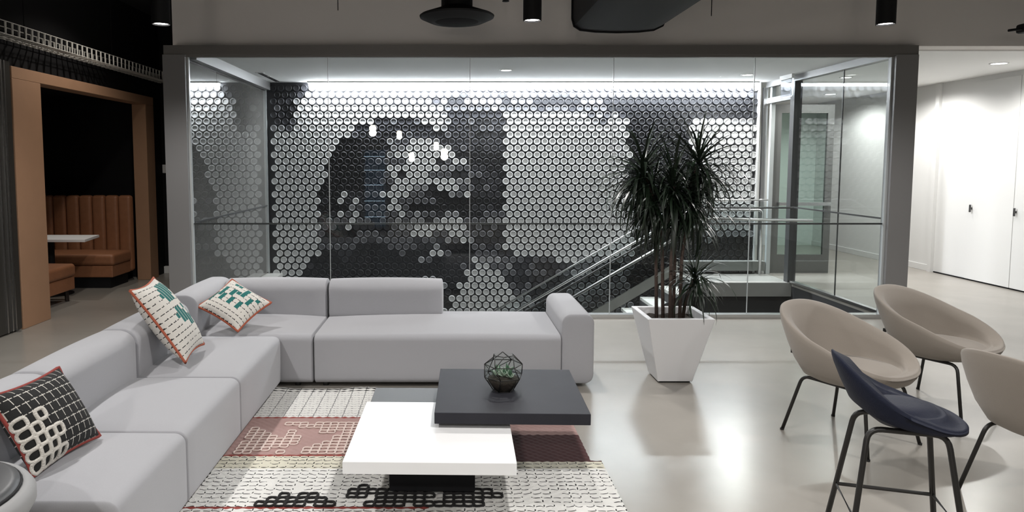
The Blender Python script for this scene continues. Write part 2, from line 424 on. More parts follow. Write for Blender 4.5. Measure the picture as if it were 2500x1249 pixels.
struct('jamb', B(GX-.17, GX-.14, HY-.03, HY+.02, 0, CZ), M['white'], parent=w2)
# left return: grey back-painted glass panels
w3 = struct('window_3', B(-2.90, -2.84, GY+.06, HY+.02, 0, CZ), M['frame'], 'side wall of glossy grey glass panels')
lp = [GY+.08, 8.84, 10.0, HY]
for a, b in zip(lp, lp[1:]):
    struct('pane', B(-2.84, -2.825, a+.004, b-.004, .02, 2.82), M['panelglass'], parent=w3)
struct('head_beam', B(-2.84, -2.74, GY+.06, HY, 2.83, CZ), M['frame_side'], parent=w3)
struct('guard_line', B(-2.824, -2.815, GY+.08, HY, 1.045, 1.065), M['glassline'], parent=w3)
struct('corner_strip', B(-2.825, -2.80, HY-.02, HY+.01, 0, 2.83), M['seam'], parent=w3)
# open glass door
d1 = struct('door_1', B(5.0, 5.13, HY-.03, HY+.02, .0, 2.61), M['doorframe'], 'open glass door with grey frame and push bar')
struct('stile', B(5.84, 5.94, HY-.03, HY+.02, 0, 2.61), M['doorframe'], parent=d1)
struct('top_rail', B(5.13, 5.84, HY-.03, HY+.02, 2.48, 2.61), M['doorframe'], parent=d1)
struct('bottom_rail', B(5.13, 5.84, HY-.03, HY+.02, 0, .29), M['doorframe'], parent=d1)
struct('pane', B(5.13, 5.84, HY-.012, HY+.002, .29, 2.48), glass_mat('greenish_door_glass', (.80,.90,.86), 1.6), parent=d1)
pb = struct('push_bar', B(5.10, 5.90, HY-.11, HY-.07, 1.06, 1.11), M['steel'], parent=d1)
struct('bracket', B(5.10, 5.14, HY-.07, HY-.03, 1.065, 1.105), M['darksteel'], parent=pb)
struct('bracket', B(5.86, 5.90, HY-.07, HY-.03, 1.065, 1.105), M['darksteel'], parent=pb)
# flush doors in the white wall
for i, (y0, y1, hy, lab) in enumerate(((9.665, 10.505, 10.43, 'flush white cupboard door with grey pull beside the corridor'), (8.80, 9.655, 9.61, 'flush white cupboard door with grey pull nearer the lounge'))):
    dd = struct('door_%d' % (i+2), BB(RX-.022, RX-.002, y0, y1, .02, 2.88, .002, 1), M['white'], lab)
    h = struct('handle', BB(RX-.06, RX-.04, hy-.012, hy+.012, 1.0, 1.11, .003, 1), M['darksteel'], parent=dd)
    struct('handle_post', B(RX-.04, RX-.022, hy-.006, hy+.006, 1.04, 1.07), M['darksteel'], parent=h)
struct('baseboard_right', BB(RX-.015, RX, 11.3, 15, 0, .1, .003, 1), M['white'], 'white baseboard of the corridor wall')
struct('trim_3', B(RX-.05, RX-.001, 11.22, 11.30, 0, CZ), M['white'], 'white wall edge beside the cupboard doors')
struct('trim_4', B(RX-.012, RX-.001, 5.0, 11.2, 0, .018), M['black'], 'dark shadow gap under the white cupboard doors')

# dark steel-edged sliding door left of the portal
d4 = struct('door_4', B(LX, LX+.05, 6.35, 7.27, .02, 2.72), mat('dark_ribbed_panel', (.03,.028,.025), .4), 'dark sliding door with bright steel edge strips')
for y in (7.02, 7.10, 7.155):
    struct('edge_strip', B(LX+.05, LX+.062, y, y+.014, .02, 2.72), M['steel'], parent=d4)
struct('floor_pin', B(LX+.05, LX+.09, 7.16, 7.19, .0, .03), M['steel'], parent=d4)

# ------------------------------------------------------------------ staircase
st = thing('staircase', 'steel staircase descending from the stone landing along the disc wall', 'staircase', (3.54, 10.6, 0))
run, rise = .288, .173
tm = mesh('tread', BB(-.31, 0, -.36, .36, -.05, 0, .004, 1), M['tread'])
rm = mesh('riser', B(-.012, 0, -.35, .35, -rise+.0, -.05), M['void'])
for k in range(1, 13):
    o = obj('tread', tm, None, st); o.location = (-run*(k-1)+.02, .0, -rise*k)
    o = obj('riser', rm, None, st); o.location = (-run*(k-1)+.0, .0, -rise*(k-1))
sl = rise/run
def band(x0, x1, za, zb, y0, y1):
    # sloped plate following the pitch: z offset za..zb over nosing line
    b = bmesh.new(); v = []
    for x in (x0, x1):
        zz = sl*x
        for y in (y0, y1):
            v.append(b.verts.new((x, y, zz+za))); v.append(b.verts.new((x, y, zz+zb)))
    for f in ((0,1,3,2),(4,6,7,5),(0,4,5,1),(2,3,7,6),(0,2,6,4),(1,5,7,3)): b.faces.new([v[i] for i in f])
    return b
obj('rear_stringer', band(-3.4, 0, .03, .20, .37, .40), M['stringer'], st)
obj('front_stringer', band(-3.4, 0, -.26, -.06, -.40, -.37), M['void'], st)
for nm, y, hh in (('rear', .39, 1.0), ('front', -.42, .93)):
    gp = bmesh.new(); y0, y1 = y-.006, y+.006
    g = obj(nm+'_guard_glass', band(-3.3, 0.06, .20 if nm == 'rear' else -.05, hh+.10, y0, y1), M['glass'], st)
    t = obj(nm+'_guard_glass', B(.07, 1.36, y0, y1, .03, hh+.12), M['glass'], st)
    obj('top_rail', T(fillet([(-3.3, y, -3.3*sl+hh+.13), (.12, y, .12*sl+hh+.12-.04), (.30, y, hh+.15), (1.36, y, hh+.15)], .05), .014), M['steel'] if nm == 'rear' else M['darksteel'], st, True)
    yy = y - .07 if nm == 'rear' else y - .05
    ends = [(1.24, yy, hh), (1.24, yy, .02)] if nm == 'rear' else [(1.62, yy, hh-.03)]
    obj('handrail', T(fillet([(-3.3, yy, -3.3*sl+hh-.05), (.16, yy, hh-.0)] + ends, .06), .021), M['steel'], st, True)
    for x in (-2.6, -1.7, -.8, .4, 1.1):
        zz = min(hh, x*sl+hh-.05) if x < 0 else hh
        obj('bracket', T([(x, yy, zz-.02), (x, y, zz-.05)], .007, 6), M['darksteel'], st)

# ------------------------------------------------------------------ ceiling fixtures
def spot_light(name, loc, W, size=2.2, blend=.7, r=.06, col=(1, .975, .95), parent=None):
    l = bpy.data.lights.new(name, 'SPOT'); l.energy = W; l.spot_size = size; l.spot_blend = blend; l.shadow_soft_size = r; l.color = col
    o = bpy.data.objects.new(name, l); C.objects.link(o); o.location = loc
    if parent: o.parent = parent
    return o
def cyl_lamp(x, y, label, W=None):
    z = 2.85
    t = thing('cylinder_downlight', label, 'lamp', (x, y, z), 0, 'black cylinder downlights under the ceiling')
    obj('housing', lathe([(.05, .03), (.064, .03), (.068, .0), (.074, .0), (.074, .62), (.0745, .63)], 32), M['blackmetal'], t, 'angle')
    obj('lens', lathe([(.063, .012), (.063, .028)], 32), M['lamp'], t)
    obj('stem', T([(0, 0, .62), (0, 0, 1.25)], .012, 8), M['blackmetal'], t)
    spot_light('beam', (0, 0, -.02), W or SPOT_W, 2.75, .5, parent=t)
    return t
cyl_lamp(-2.38, 6.05, 'black cylinder downlight in front of the bulkhead end over the sofa corner')
cyl_lamp(.676, 5.9, 'black cylinder downlight hanging between the round diffuser and the black duct')
cyl_lamp(3.62, 6.05, 'black cylinder downlight hanging above the tub chairs')
for y in (2.9, -.3, -3.4):
    for x in (-2.38, .676, 3.62):
        cyl_lamp(x, y, 'black cylinder downlight over the open lounge behind the glass front row')
# round air diffuser
t = thing('air_diffuser', 'black round air diffuser with flared brim under a duct neck', 'diffuser', (.075, 6.55, 2.97))
obj('brim', lathe([(.02, .0), (.24, -.005), (.33, .035), (.335, .05), (.32, .06), (.15, .12), (.14, .13)], 48), M['blackmetal'], t, 'angle')
obj('cone', lathe([(.02, -.012), (.17, -.012), (.20, -.002), (.20, .01)], 40), M['black'], t, 'angle')
obj('neck', lathe([(.14, .11), (.14, 1.12)], 40), M['blackmetal'], t, 'angle')
# black duct running overhead
t = thing('duct', 'large black oval duct running over the lounge', 'duct', (1.59, 6.9, 2.95))
prof = [(-.42, .12), (-.40, .05), (-.34, .012), (-.2, -.004), (0, -.01), (.2, -.004), (.34, .012), (.42, .05), (.47, .16), (.47, .55), (.36, .7), (0, .74), (-.36, .7), (-.42, .6)]
b = bmesh.new(); rings = [[b.verts.new((p[0]*s_, y, p[1])) for p in prof] for y, s_ in ((0, 1), (-2.2, 1), (-6.0, 1))]
for A, Bq in zip(rings, rings[1:]):
    for k in range(len(prof)): b.faces.new((A[k], A[(k+1) % len(prof)], Bq[(k+1) % len(prof)], Bq[k]))
b.faces.new(rings[0]); b.faces.new(rings[-1])
obj('shell', b, M['blackmetal'], t, 'angle')
for y in (-.03, -1.5, -3.0):
    b = bmesh.new(); rr = [[b.verts.new((p[0]*1.03, y+dy, .36+(p[1]-.36)*1.03)) for p in prof] for dy in (0, .03)]
    for k in range(len(prof)): b.faces.new((rr[0][k], rr[0][(k+1) % len(prof)], rr[1][(k+1) % len(prof)], rr[1][k]))
    b.faces.new(rr[0]); b.faces.new(rr[1])
    obj('flange', b, M['black'], t)
for y in (-.8, -2.4):
    obj('hanger', T([(0, y, .72), (0, y, 1.14)], .008, 6), M['black'], t)
# sprinkler heads and wires
def sprinkler(x, y, z, label):
    t = thing('sprinkler', label, 'sprinkler', (x, y, z), 0, 'black sprinkler heads')
    obj('pipe', T([(0, 0, .05), (0, 0, 4.1-z)], .012, 8), M['blackmetal'], t)
    obj('head', lathe([(.004, 0), (.03, .004), (.03, .012), (.01, .02), (.014, .05), (.018, .06)], 14), M['blackmetal'], t, 'angle')
sprinkler(.50, 6.4, 3.11, 'black sprinkler head beside the round air diffuser')
t = thing('ceiling_bracket', 'black bracket with short arm in front of the corridor opening', 'bracket', (5.32, 6.7, 2.90))
obj('arm', T([(-.18, 0, .02), (.05, 0, .05)], .012, 8), M['blackmetal'], t)
obj('body', BB(-.06, .34, -.08, .08, .0, .085, .02), M['blackmetal'], t)
obj('drop_rod', T([(.18, 0, .07), (.18, 0, 1.2)], .012, 8), M['blackmetal'], t)
for i, (x, z, lab) in enumerate(((-1.0, 3.08, 'thin wire hanging left of the round diffuser'), (2.37, 3.03, 'thin wire hanging right of the black duct'))):
    tag(obj('ceiling_wire', T([(x, 6.6, 4.1), (x+.003, 6.6, z)], .004, 6), M['black']), lab, 'wire')
# wire cable tray
t = thing('cable_tray', 'galvanised wire cable tray running above the tan booth portal', 'cable tray', (-4.30, 0, 2.93))
for x, z in ((-.1, .12), (-.1, 0), (0, -.01), (.1, 0), (.1, .12)):
    obj('rail_wire', T([(x, 4.5, z), (x, 11.1, z)], .005, 6), M['tray'], t)
cw = mesh('cross_wire', T([(-.1, 0, .12), (-.1, 0, .0), (.1, 0, .0), (.1, 0, .12)], .011, 6), M['tray'])
for k in range(60):
    o = obj('cross_wire', cw, None, t); o.location = (0, 4.5 + .11*k, 0)
for y in (5.5, 7.4, 9.3):
    obj('hanger', T([(0, y, 0), (0, y, 1.17)], .006, 6), M['black'], t)
# recessed downlights beyond the glass
def recess(x, y, label, W, r=.07):
    t = thing('recessed_downlight', label, 'downlight', (x, y, CZ), 0, 'round recessed downlights beyond the glass')
    obj('trim_ring', lathe([(r, -.001), (r, -.008), (r+.018, -.008), (r+.02, -.0005)], 28, cap=False), M['white'], t, 'angle')
    obj('lens', lathe([(r*.2, -.004), (r, -.004), (r, -.001)], 28), M['lampsoft'], t)
    spot_light('beam', (0, 0, -.03), W, 2.85, .5, .06, (1, .98, .95), t)
recess(4.2, 10.2, 'recessed downlight over the stone landing', RECESS_W)
recess(.77, 9.7, 'recessed downlight over the open stairwell', RECESS_W*.75)
recess(6.85, 9.05, 'recessed downlight washing the cupboard doors in the corridor', RECESS_W*.95, .085)
recess(5.75, 10.5, 'recessed downlight beside the open glass door', RECESS_W*.8)
recess(6.85, 13.0, 'recessed downlight at the far end of the corridor', RECESS_W*1.2, .085)
recess(6.85, 11.0, 'recessed downlight in the middle of the corridor', RECESS_W*1.05, .085)
t = thing('slot_diffuser', 'dark linear slot diffuser in the ceiling above the stairwell', 'diffuser', (-2.62, 10.5, CZ))
for x in (0, .035):
    obj('slot', B(x-.012, x+.012, -.5, .55, -.004, .0), M['black'], t)
obj('reflection_plate', B(-.03, .09, -.56, -.52, -.006, 0), M['plug'], t)  # pale plate stands in for the reflection of a lit fixture
t = thing('added_aisle_fill', 'added unseen fill light at the black ceiling over the aisle by the booth', 'downlight', (-3.35, 8.2, 3.9))  # invented lamp out of view, added to brighten the tan portal and aisle floor
obj('trim_ring', lathe([(.08, -.001), (.08, -.012), (.098, -.012), (.1, 0)], 24, cap=False), M['blackmetal'], t)
obj('lens', lathe([(.01, -.006), (.08, -.006), (.08, -.001)], 24), M['lampsoft'], t)
spot_light('beam', (0, 0, -.03), AISLE_FILL_W, 2.3, .6, .06, (1, .93, .84), t)
# edge-lit hanging sign panel
t = thing('exit_sign_panel', 'clear edge-lit hanging sign panel by the open doorway', 'sign', (4.78, 10.25, 2.64))
obj('plate', B(-.004, .004, -.17, .17, .01, .25), glass_mat('frosted_acrylic', (.80,.82,.84), 1.7), t)
obj('lit_edge', B(-.005, .005, -.178, -.168, .0, .25), emat('sign_edge', (.9,.95,1), 1.6), t)
obj('lit_edge', B(-.006, .006, -.18, .18, -.002, .010), M['seam'], t)
obj('mount', B(-.02, .02, -.18, .18, .25, .31), M['white'], t)
# light switch
t = tag(obj('light_switch', BB(-4.43, -4.33, 11.125, 11.15, 1.56, 1.69, .004, 1), M['plug']), 'white switch plate on the black wall', 'switch')
obj('rocker', B(-4.40, -4.36, 11.118, 11.126, 1.59, 1.66), M['plug'], t)

# ------------------------------------------------------------------ booth
p = struct('trim_5', BB(LX-.14, LX+.06, 7.28, 7.79, 0, 2.56, .004, 1), M['tan'], 'tan portal frame of the booth')
struct('head', BB(LX-.14, LX+.06, 7.28, 10.74, 2.56, 2.68, .004, 1), M['tan'], parent=p)
struct('post', BB(LX-.14, LX+.06, 10.46, 10.74, 0, 2.56, .004, 1), M['tan'], parent=p)
def bench(name, label, y0, y1, back, xr, leg):
    t = thing(name, label, 'bench', (xr, (y0+y1)/2, 0), 0, 'cognac leather booth benches')
    L = 1.7; a, b = y0-(y0+y1)/2, y1-(y0+y1)/2
    obj('seat_cushion', soft(-L, 0, a, b, .31, .47, .045, .015, .0), M['leather'], t, True)
    obj('seat_base', BB(-L, -.02, a+.01, b-.01, .15, .31, .01), M['leather'], t)
    if leg:
        for x in (-.10, -L+.1):
            for y in (a+.06, b-.07):
                obj('leg', T([(x, y, .15), (x, y+.015, 0)], .025, 8), M['wood_dark'], t)
    else:
        obj('plinth', B(-L, -.06, a+.03, b-.02, 0, .15), M['black'], t)
    s = 1 if back > 0 else -1
    y_b0 = b if s > 0 else a
    n = 9
    for k in range(n):
        x0 = -L + L*k/n
        obj('back_channel', soft(x0+.002, x0+L/n-.002, min(y_b0, y_b0+s*.13), max(y_b0, y_b0+s*.13), .15, 1.25, .045, 0, 0, 3, 3), M['leather'], t, True)
    return t
bench('booth_bench', 'cognac leather bench facing the lounge with channelled back', 9.72, 10.30, 1, -4.58, False)
bench('booth_bench', 'cognac leather bench on dark legs behind the tan post', 8.22, 8.86, -1, -4.64, True)
t = thing('booth_table', 'white topped table between the booth benches', 'table', (-5.2, 9.3, 0))
b = bmesh.new(); pts = [(-.9, -.32), (.62, -.32), (.50, .30), (-.9, .30)]
lo_ = [b.verts.new((x, y, .72)) for x, y in pts]; hi = [b.verts.new((x, y, .75)) for x, y in pts]
b.faces.new(lo_[::-1]); b.faces.new(hi)
for k in range(4): b.faces.new((lo_[k], lo_[(k+1) % 4], hi[(k+1) % 4], hi[k]))
obj('table_top', b, M['tabwhite'], t)
obj('column', lathe([(.05, .02), (.05, .72)], 20), M['blackmetal'], t, 'angle')
obj('base', lathe([(.26, 0), (.26, .012), (.06, .03)], 28), M['blackmetal'], t, 'angle')

t = thing('booth_downlight', 'small recessed downlight over the booth table', 'downlight', (-5.1, 9.25, 2.68))
obj('trim_ring', lathe([(.05, -.001), (.05, -.01), (.062, -.01), (.064, 0)], 24, cap=False), M['blackmetal'], t)
obj('lens', lathe([(.01, -.006), (.05, -.006), (.05, -.001)], 24), M['lampsoft'], t)
spot_light('beam', (0, 0, -.03), 34, 1.1, .7, .04, (1, .95, .88), t)
# ------------------------------------------------------------------ sofa modules
FZ = .03
G = 'grey modular sofa units'
def seat_unit(name, label, x0, x1, y0, y1, backs, joint, zt=.405):
    cx, cy = (x0+x1)/2, (y0+y1)/2
    t = thing(name, label, 'sofa', (cx, cy, 0), 0, G)
    obj('seat', soft(x0-cx, x1-cx, y0-cy, y1-cy, FZ, zt, (.055, .014, .05) if joint == 'y' else (.014, .055, .05), .030, .001), M['fabric'], t, True)
    for (a, b_, c, d, z0, z1) in backs:
        rr_ = (.10, .016, .085) if (d-c) > (b_-a) else (.016, .10, .085)
        obj('backrest', soft(a-cx, b_-cx, c-cy, d-cy, z0, z1, rr_, .012, .001), M['fabric'], t, True)
    for sx in (x0+.08, x1-.13):
        for sy in (y0+.08, y1-.08):
            obj('foot', lathe([(.022, 0), (.026, FZ+.02)], 12, sx-cx, sy-cy), M['foot'], t)
    return t
XF, XB, XO = -1.27, -1.89, -2.16
seat_unit('sofa_unit', 'end unit of the grey modular sofa under the black cushion', XO, XF, 2.655, 3.38, [(XO, XB, 2.66, 3.375, .30, .70)], 'y')
seat_unit('sofa_unit', 'middle unit of the grey modular sofa between the black and the leaning white cushion', XO, XF, 3.385, 4.275, [(XO, XB, 3.39, 4.27, .30, .70)], 'y')
seat_unit('sofa_unit', 'unit of the grey modular sofa under the leaning teal patterned cushion', XO, XF, 4.28, 5.33, [(XO, XB, 4.285, 5.17, .30, .70)], 'y')
seat_unit('sofa_unit', 'corner unit of the grey modular sofa with backs on two sides', XO, -1.033, 5.345, 6.27, [(XO, XB-.01, 5.35, 6.27, .30, .71), (XB-.02, -1.035, 6.02, 6.27, .34, .71)], 'x')
u = seat_unit('sofa_unit', 'long open-ended grey sofa unit with one back and a right armrest', -1.027, .862, 5.345, 6.27, [(-1.027, -.045, 6.02, 6.25, .36, .71)], 'x')
o = obj('armrest', soft(.862+.083-.0, 1.105+.083, -.4625, .4625, FZ, .565, (.07, .016, .07), .012, .002), M['fabric'], u, True)
# ------------------------------------------------------------------ tables
def slab_table(label, x0, x1, y0, y1, zt, th, m, rot, plinth):
    cx, cy = (x0+x1)/2, (y0+y1)/2
    t = thing('coffee_table', label, 'table', (cx, cy, 0), rot, 'nested square coffee tables')
    obj('top', BB(x0-cx, x1-cx, y0-cy, y1-cy, zt-th, zt, .003, 2), m, t)
    p0, p1, p2, p3 = plinth
    obj('base', BB(p0-cx, p1-cx, p2-cy, p3-cy, .027, zt-th, .004, 1), M['tabdark'] if m is not M['tabwhite'] else M['black'], t)
    return t
slab_table('low white square coffee table', -.50, .335, 3.32, 4.19, .28, .062, M['tabwhite'], math.radians(-1.2), (-.30, .14, 3.55, 3.97))
slab_table('raised charcoal square coffee table carrying the glass terrarium', -.065, .775, 3.755, 4.59, .365, .062, M['tabdark'], math.radians(-1.6), (.03, .30, 4.25, 4.54))
slab_table('lower slate grey square coffee table behind the white one', -.485, -.005, 4.225, 4.64, .225, .05, M['tabgrey'], math.radians(-1.0), (-.36, -.12, 4.32, 4.56))

# ------------------------------------------------------------------ rug
t = thing('rug', 'patterned wool rug with cream grid pink and maroon bands', 'rug', (0, 0, 0))
RM = [M['rug_w'], M['rug_g'], M['rug_k'], M['rug_p'], M['rug_m'], M['rug_y'], M['red']]
b = bmesh.new()
SX, SY = 8, 7
cw_, ch_ = .0495, .046
x0r, y0r = -1.31, 2.50
nx, ny = 45, 61
rr = random.Random(5)
vid = {}
def rv(i, j):
    if (i, j) in vid: return vid[(i, j)]
    x = x0r + cw_*i/SX; y = y0r + ch_*j/SY
    wob = .0026*math.sin(i*.80+j*.22)*math.cos(j*.60+i*.08)
    z = .011 + .0018*math.sin(i*.68)*math.sin(j*.79)
    if y > 5.12: z += .012*max(0, math.sin(x*9+1))*max(0, (y-5.08)/.2)
    vid[(i, j)] = b.verts.new((x+wob*.7, y+wob, z)); return vid[(i, j)]
dash = {}
for ci in range(nx):
    for cj in range(ny):
        dash[(ci, cj)] = (rr.random() < .93, rr.random() < .75, rr.randint(0, 2))
for i in range(nx*SX):
    for j in range(ny*SY):
        x = x0r + cw_*(i+.5)/SX; y = y0r + ch_*(j+.5)/SY
        ci, cj, si, sj = i//SX, j//SY, i % SX, j % SY
        edge = .872 if (y < 3.97) else .81
        if x > edge or y > 5.29: continue
        dh, dv, off = dash[(ci, cj)]
        hline = sj == 0 and dh and si not in (0, 1 if off else 7)
        vline = si == 0 and dv and sj in (1, 2) + ((3,) if off == 2 else ())
        m = 0
        if y > 4.68:
            m = 1 if (sj == 0 and (si+cj) % 4) or (si == 0 and ci % 2 == 0) else 0
            if y > 5.20 and sj in (0, 1): m = 2
        elif y > 4.66: m = 6
        elif y > 4.055: m = 3
        elif y > 4.035: m = 6
        else:
            if y > 3.87: m = 5
            if hline or vline: m = 2
            if 3.398 < y < 3.42 and x < -.1: m = 6
        if x > .0 and 3.96 < y < 4.365: m = 4
        if x > .0 and 4.365 <= y < 4.68: m = 3
        q = (rv(i, j), rv(i+1, j), rv(i+1, j+1), rv(i, j+1))
        b.faces.new(q).material_index = m
be = [e for e in b.edges if e.is_boundary]
ret = bmesh.ops.extrude_edge_only(b, edges=be)
for v in [g for g in ret['geom'] if isinstance(g, bmesh.types.BMVert)]: v.co.z = .0005
obj('pile', b, RM, t, False)
def ring(bm, ci, cj, r, z=.014, w=cw_, h=ch_, ox=x0r, oy=y0r):
    cx, cy = ox + w*(ci+.5), oy + h*(cj+.5); pts = []
    for k in range(16):
        a = 2*PI*k/16; c_, s_ = math.cos(a), math.sin(a)
        e = .62
        pts.append((cx + w*.5*math.copysign(abs(c_)**e, c_) + rr.uniform(-.0015, .0015), cy + h*.5*math.copysign(abs(s_)**e, s_) + rr.uniform(-.0015, .0015), z + rr.uniform(0, .002)))
    tube(bm, pts, r, 5, True)
def cell(x, y): return int((x-x0r)/cw_), int((y-y0r)/ch_)
# black yarn loops
b = bmesh.new()
blk = []
c0 = cell(-.93, 3.44)
for j, row in enumerate(['11111.11', '.111111.', '..1.11..']):
    for i, ch in enumerate(row):
        if ch == '1': blk.append((c0[0]+i, c0[1]+j))
c1 = cell(-.47, 3.44)
for j, row in enumerate(['..1111.1111111..', '...11111..1111..', '11.111111.111.11', '11111111..11111.', '.1...111...11...']):
    for i, ch in enumerate(row):
        if ch == '1': blk.append((c1[0]+i, c1[1]+j))
for ci, cj in sorted(set(blk)): ring(b, ci, cj, .0075)
o = obj('black_yarn_loops', b, M['yarn_k'], t, True); o['kind'] = 'stuff'
# pale pink loops
b = bmesh.new()
cp = cell(-1.25, 4.10)
rows = ['11...1..1111111111', '1111....1111111111', '111111...111111111', '1111111...11111111', '.111111....1111111', '1111.11....1111111', '111..1......111111', '11...1...11.111111', '1........111111111', '......111.11111111', '....111.1111111111']
for j, row in enumerate(rows):
    for i, ch in enumerate(row):
        if ch == '1': ring(b, cp[0]+i, cp[1]+j, .0052)
o = obj('pink_yarn_loops', b, M['rug_pl'], t, True); o['kind'] = 'stuff'

# ------------------------------------------------------------------ cushions
def cushion(label, center, ux, uy, wd, ht, th, cells, pattern, base_mats, pipe, extra=None, sub=8):
    ux = Vector(ux).normalized(); uz = ux.cross(Vector(uy)).normalized(); uy = uz.cross(ux).normalized()
    t = thing('cushion', label, 'cushion', center, 0, 'patterned wool cushions on the sofa')
    t.rotation_euler = Matrix((ux, uy, uz)).transposed().to_euler()
    SUB = sub; nx, ny = cells[0]*SUB, cells[1]*SUB
    def pos(i, j, s):
        u, v = 2*i/nx-1, 2*j/ny-1
        k = 1 - .09*(1-abs(u)**2.0)*abs(v)**2.5; l = 1 - .09*(1-abs(v)**2.0)*abs(u)**2.5
        e = max(0, (1-abs(u)**2.6)*(1-abs(v)**2.6))
        return Vector((u*wd/2*l, v*ht/2*k, s*th/2*e**.55))
    b = bmesh.new(); V = {}
    for s in (1, -1):
        for i in range(nx+1):
            for j in range(ny+1):
                ed = i in (0, nx) or j in (0, ny)
                V[(i, j, s)] = V[(i, j, 1)] if (ed and s == -1) else b.verts.new(pos(i, j, s))
        for i in range(nx):
            for j in range(ny):
                q = [V[(i,j,s)], V[(i+1,j,s)], V[(i+1,j+1,s)], V[(i,j+1,s)]]
                f = b.faces.new(q if s > 0 else q[::-1]); f.material_index = pattern(i, j, SUB, s)
    obj('cover', b, base_mats, t, True)
    pp = [pos(i, 0, 1) for i in range(0, nx, 3)] + [pos(nx, j, 1) for j in range(0, ny, 3)] + [pos(i, ny, 1) for i in range(nx, 0, -3)] + [pos(0, j, 1) for j in range(ny, 0, -3)]
    obj('piping', T(pp, .0085, 8, True), pipe, t, True)
    if extra:
        b = bmesh.new()
        for ci, cj in extra:
            pts = []
            for k in range(18):
                a = 2*PI*k/18; c_, s_ = math.cos(a), math.sin(a); e = .6
                gi = (ci+.5+.5*math.copysign(abs(c_)**e, c_))*SUB; gj = (cj+.5+.5*math.copysign(abs(s_)**e, s_))*SUB
                pts.append(pos(gi, gj, 1) + Vector((0, 0, .003)))
            tube(b, pts, .0085, 7, True)
        o = obj('yarn_loops', b, M['yarn_w'], t, True)
    return t
def pat_white(teal, seed):
    r_ = random.Random(seed); d = {}
    def f(i, j, S_, s):
        ci, cj, si, sj = i//S_, j//S_, i % S_, j % S_
        k = d.setdefault((ci, cj, s), (r_.random() < .85, r_.random() < .6))
        if s > 0 and (ci, cj) in teal:
            if si == 0 or (sj == 0 and (ci, cj-1) not in teal): return 0
            return 2
        if sj == 0 and k[0] and si not in (2, 3): return 1
        if si == 0 and k[1] and sj in (0, 1): return 1
        return 0
    return f
def pat_black(seed):
    r_ = random.Random(seed); d = {}
    def f(i, j, S_, s):
        ci, cj, si, sj = i//S_, j//S_, i % S_, j % S_
        if sj == 0 and si not in (5, 6): return 1
        if si == 0 and sj not in (2, 3): return 1
        return 0
    return f
WM = [M['cush_w'], M['cush_k'], M['teal']]
teal1 = {(3,10),(4,9),(4,10),(4,11),(5,9),(5,10),(5,11),(5,12),(6,9),(6,10),(6,11),(6,12),(7,10),(7,11),(7,12),(8,11),(8,12),(3,6),(4,5),(4,6),(4,7),(5,5),(5,6),(5,7),(6,4),(6,5),(6,6),(7,4),(7,5),(7,7),(8,5),(8,6),(9,5)}
cushion('cream gridded cushion with teal blocks leaning on the sofa back', (-1.815, 4.585, .70), (-.06, 1, .03), (-.31, 0, .45), .42, .56, .19, (11, 14), pat_white(teal1, 1), WM, M['orange'])
teal2 = {(0,2),(0,3),(0,4),(1,4),(1,5),(1,6),(2,3),(2,4),(4,3),(4,4),(4,6),(5,6),(3,5),(3,6),(6,3),(6,4),(5,7),(5,8),(7,5),(7,6),(2,8),(3,8),(8,7)}
cushion('small cream gridded cushion with teal blocks lying in the sofa corner', (-1.655, 5.485, .615), (.80, -.25, -.40), (.26, .50, .26), .39, .39, .14, (10, 10), pat_white(teal2, 2), WM, M['orange'])
loops = [(0,0),(1,0),(2,0),(0,1),(1,1),(2,1),(3,0),(0,2),(1,2),(0,3),(1,3),(2,2),(0,4),(2,4),(3,2)]
cushion('black gridded cushion with thick white yarn loops on the sofa end', (-1.745, 3.035, .60), (.06, .46, .0), (-.20, .02, .33), .44, .37, .17, (10, 8), pat_black(3), [M['cush_k'], M['yarn_w']], M['red'], loops, sub=12)

# ------------------------------------------------------------------ planter and plant
PX, PY = 1.765, 5.60
t = thing('planter', 'white tapered square planter holding the tall dracaena', 'planter', (PX, PY, 0))
b = bmesh.new()
def sq(h, z): return [b.verts.new((x*h, y*h, z)) for x, y in ((-1,-1),(1,-1),(1,1),(-1,1))]
ls = [sq(.135, .012), sq(.255, .53), sq(.215, .53), sq(.205, .46)]
b.faces.new(ls[0][::-1]); b.faces.new(ls[-1])
for A, Bq in zip(ls, ls[1:]):
    for k in range(4): b.faces.new((A[k], A[(k+1) % 4], Bq[(k+1) % 4], Bq[k]))
bmesh.ops.bevel(b, geom=[e for e in b.edges], offset=.004, segments=1, affect='EDGES')
obj('pot', b, M['pot'], t)
obj('base', B(-.12, .12, -.12, .12, 0, .014), M['black'], t)
b = bmesh.new(); bmesh.ops.create_grid(b, x_segments=14, y_segments=14, size=.205)
for v in b.verts: v.co.z = .475 + random.uniform(-.008, .008)
obj('soil', b, M['soil'], t)

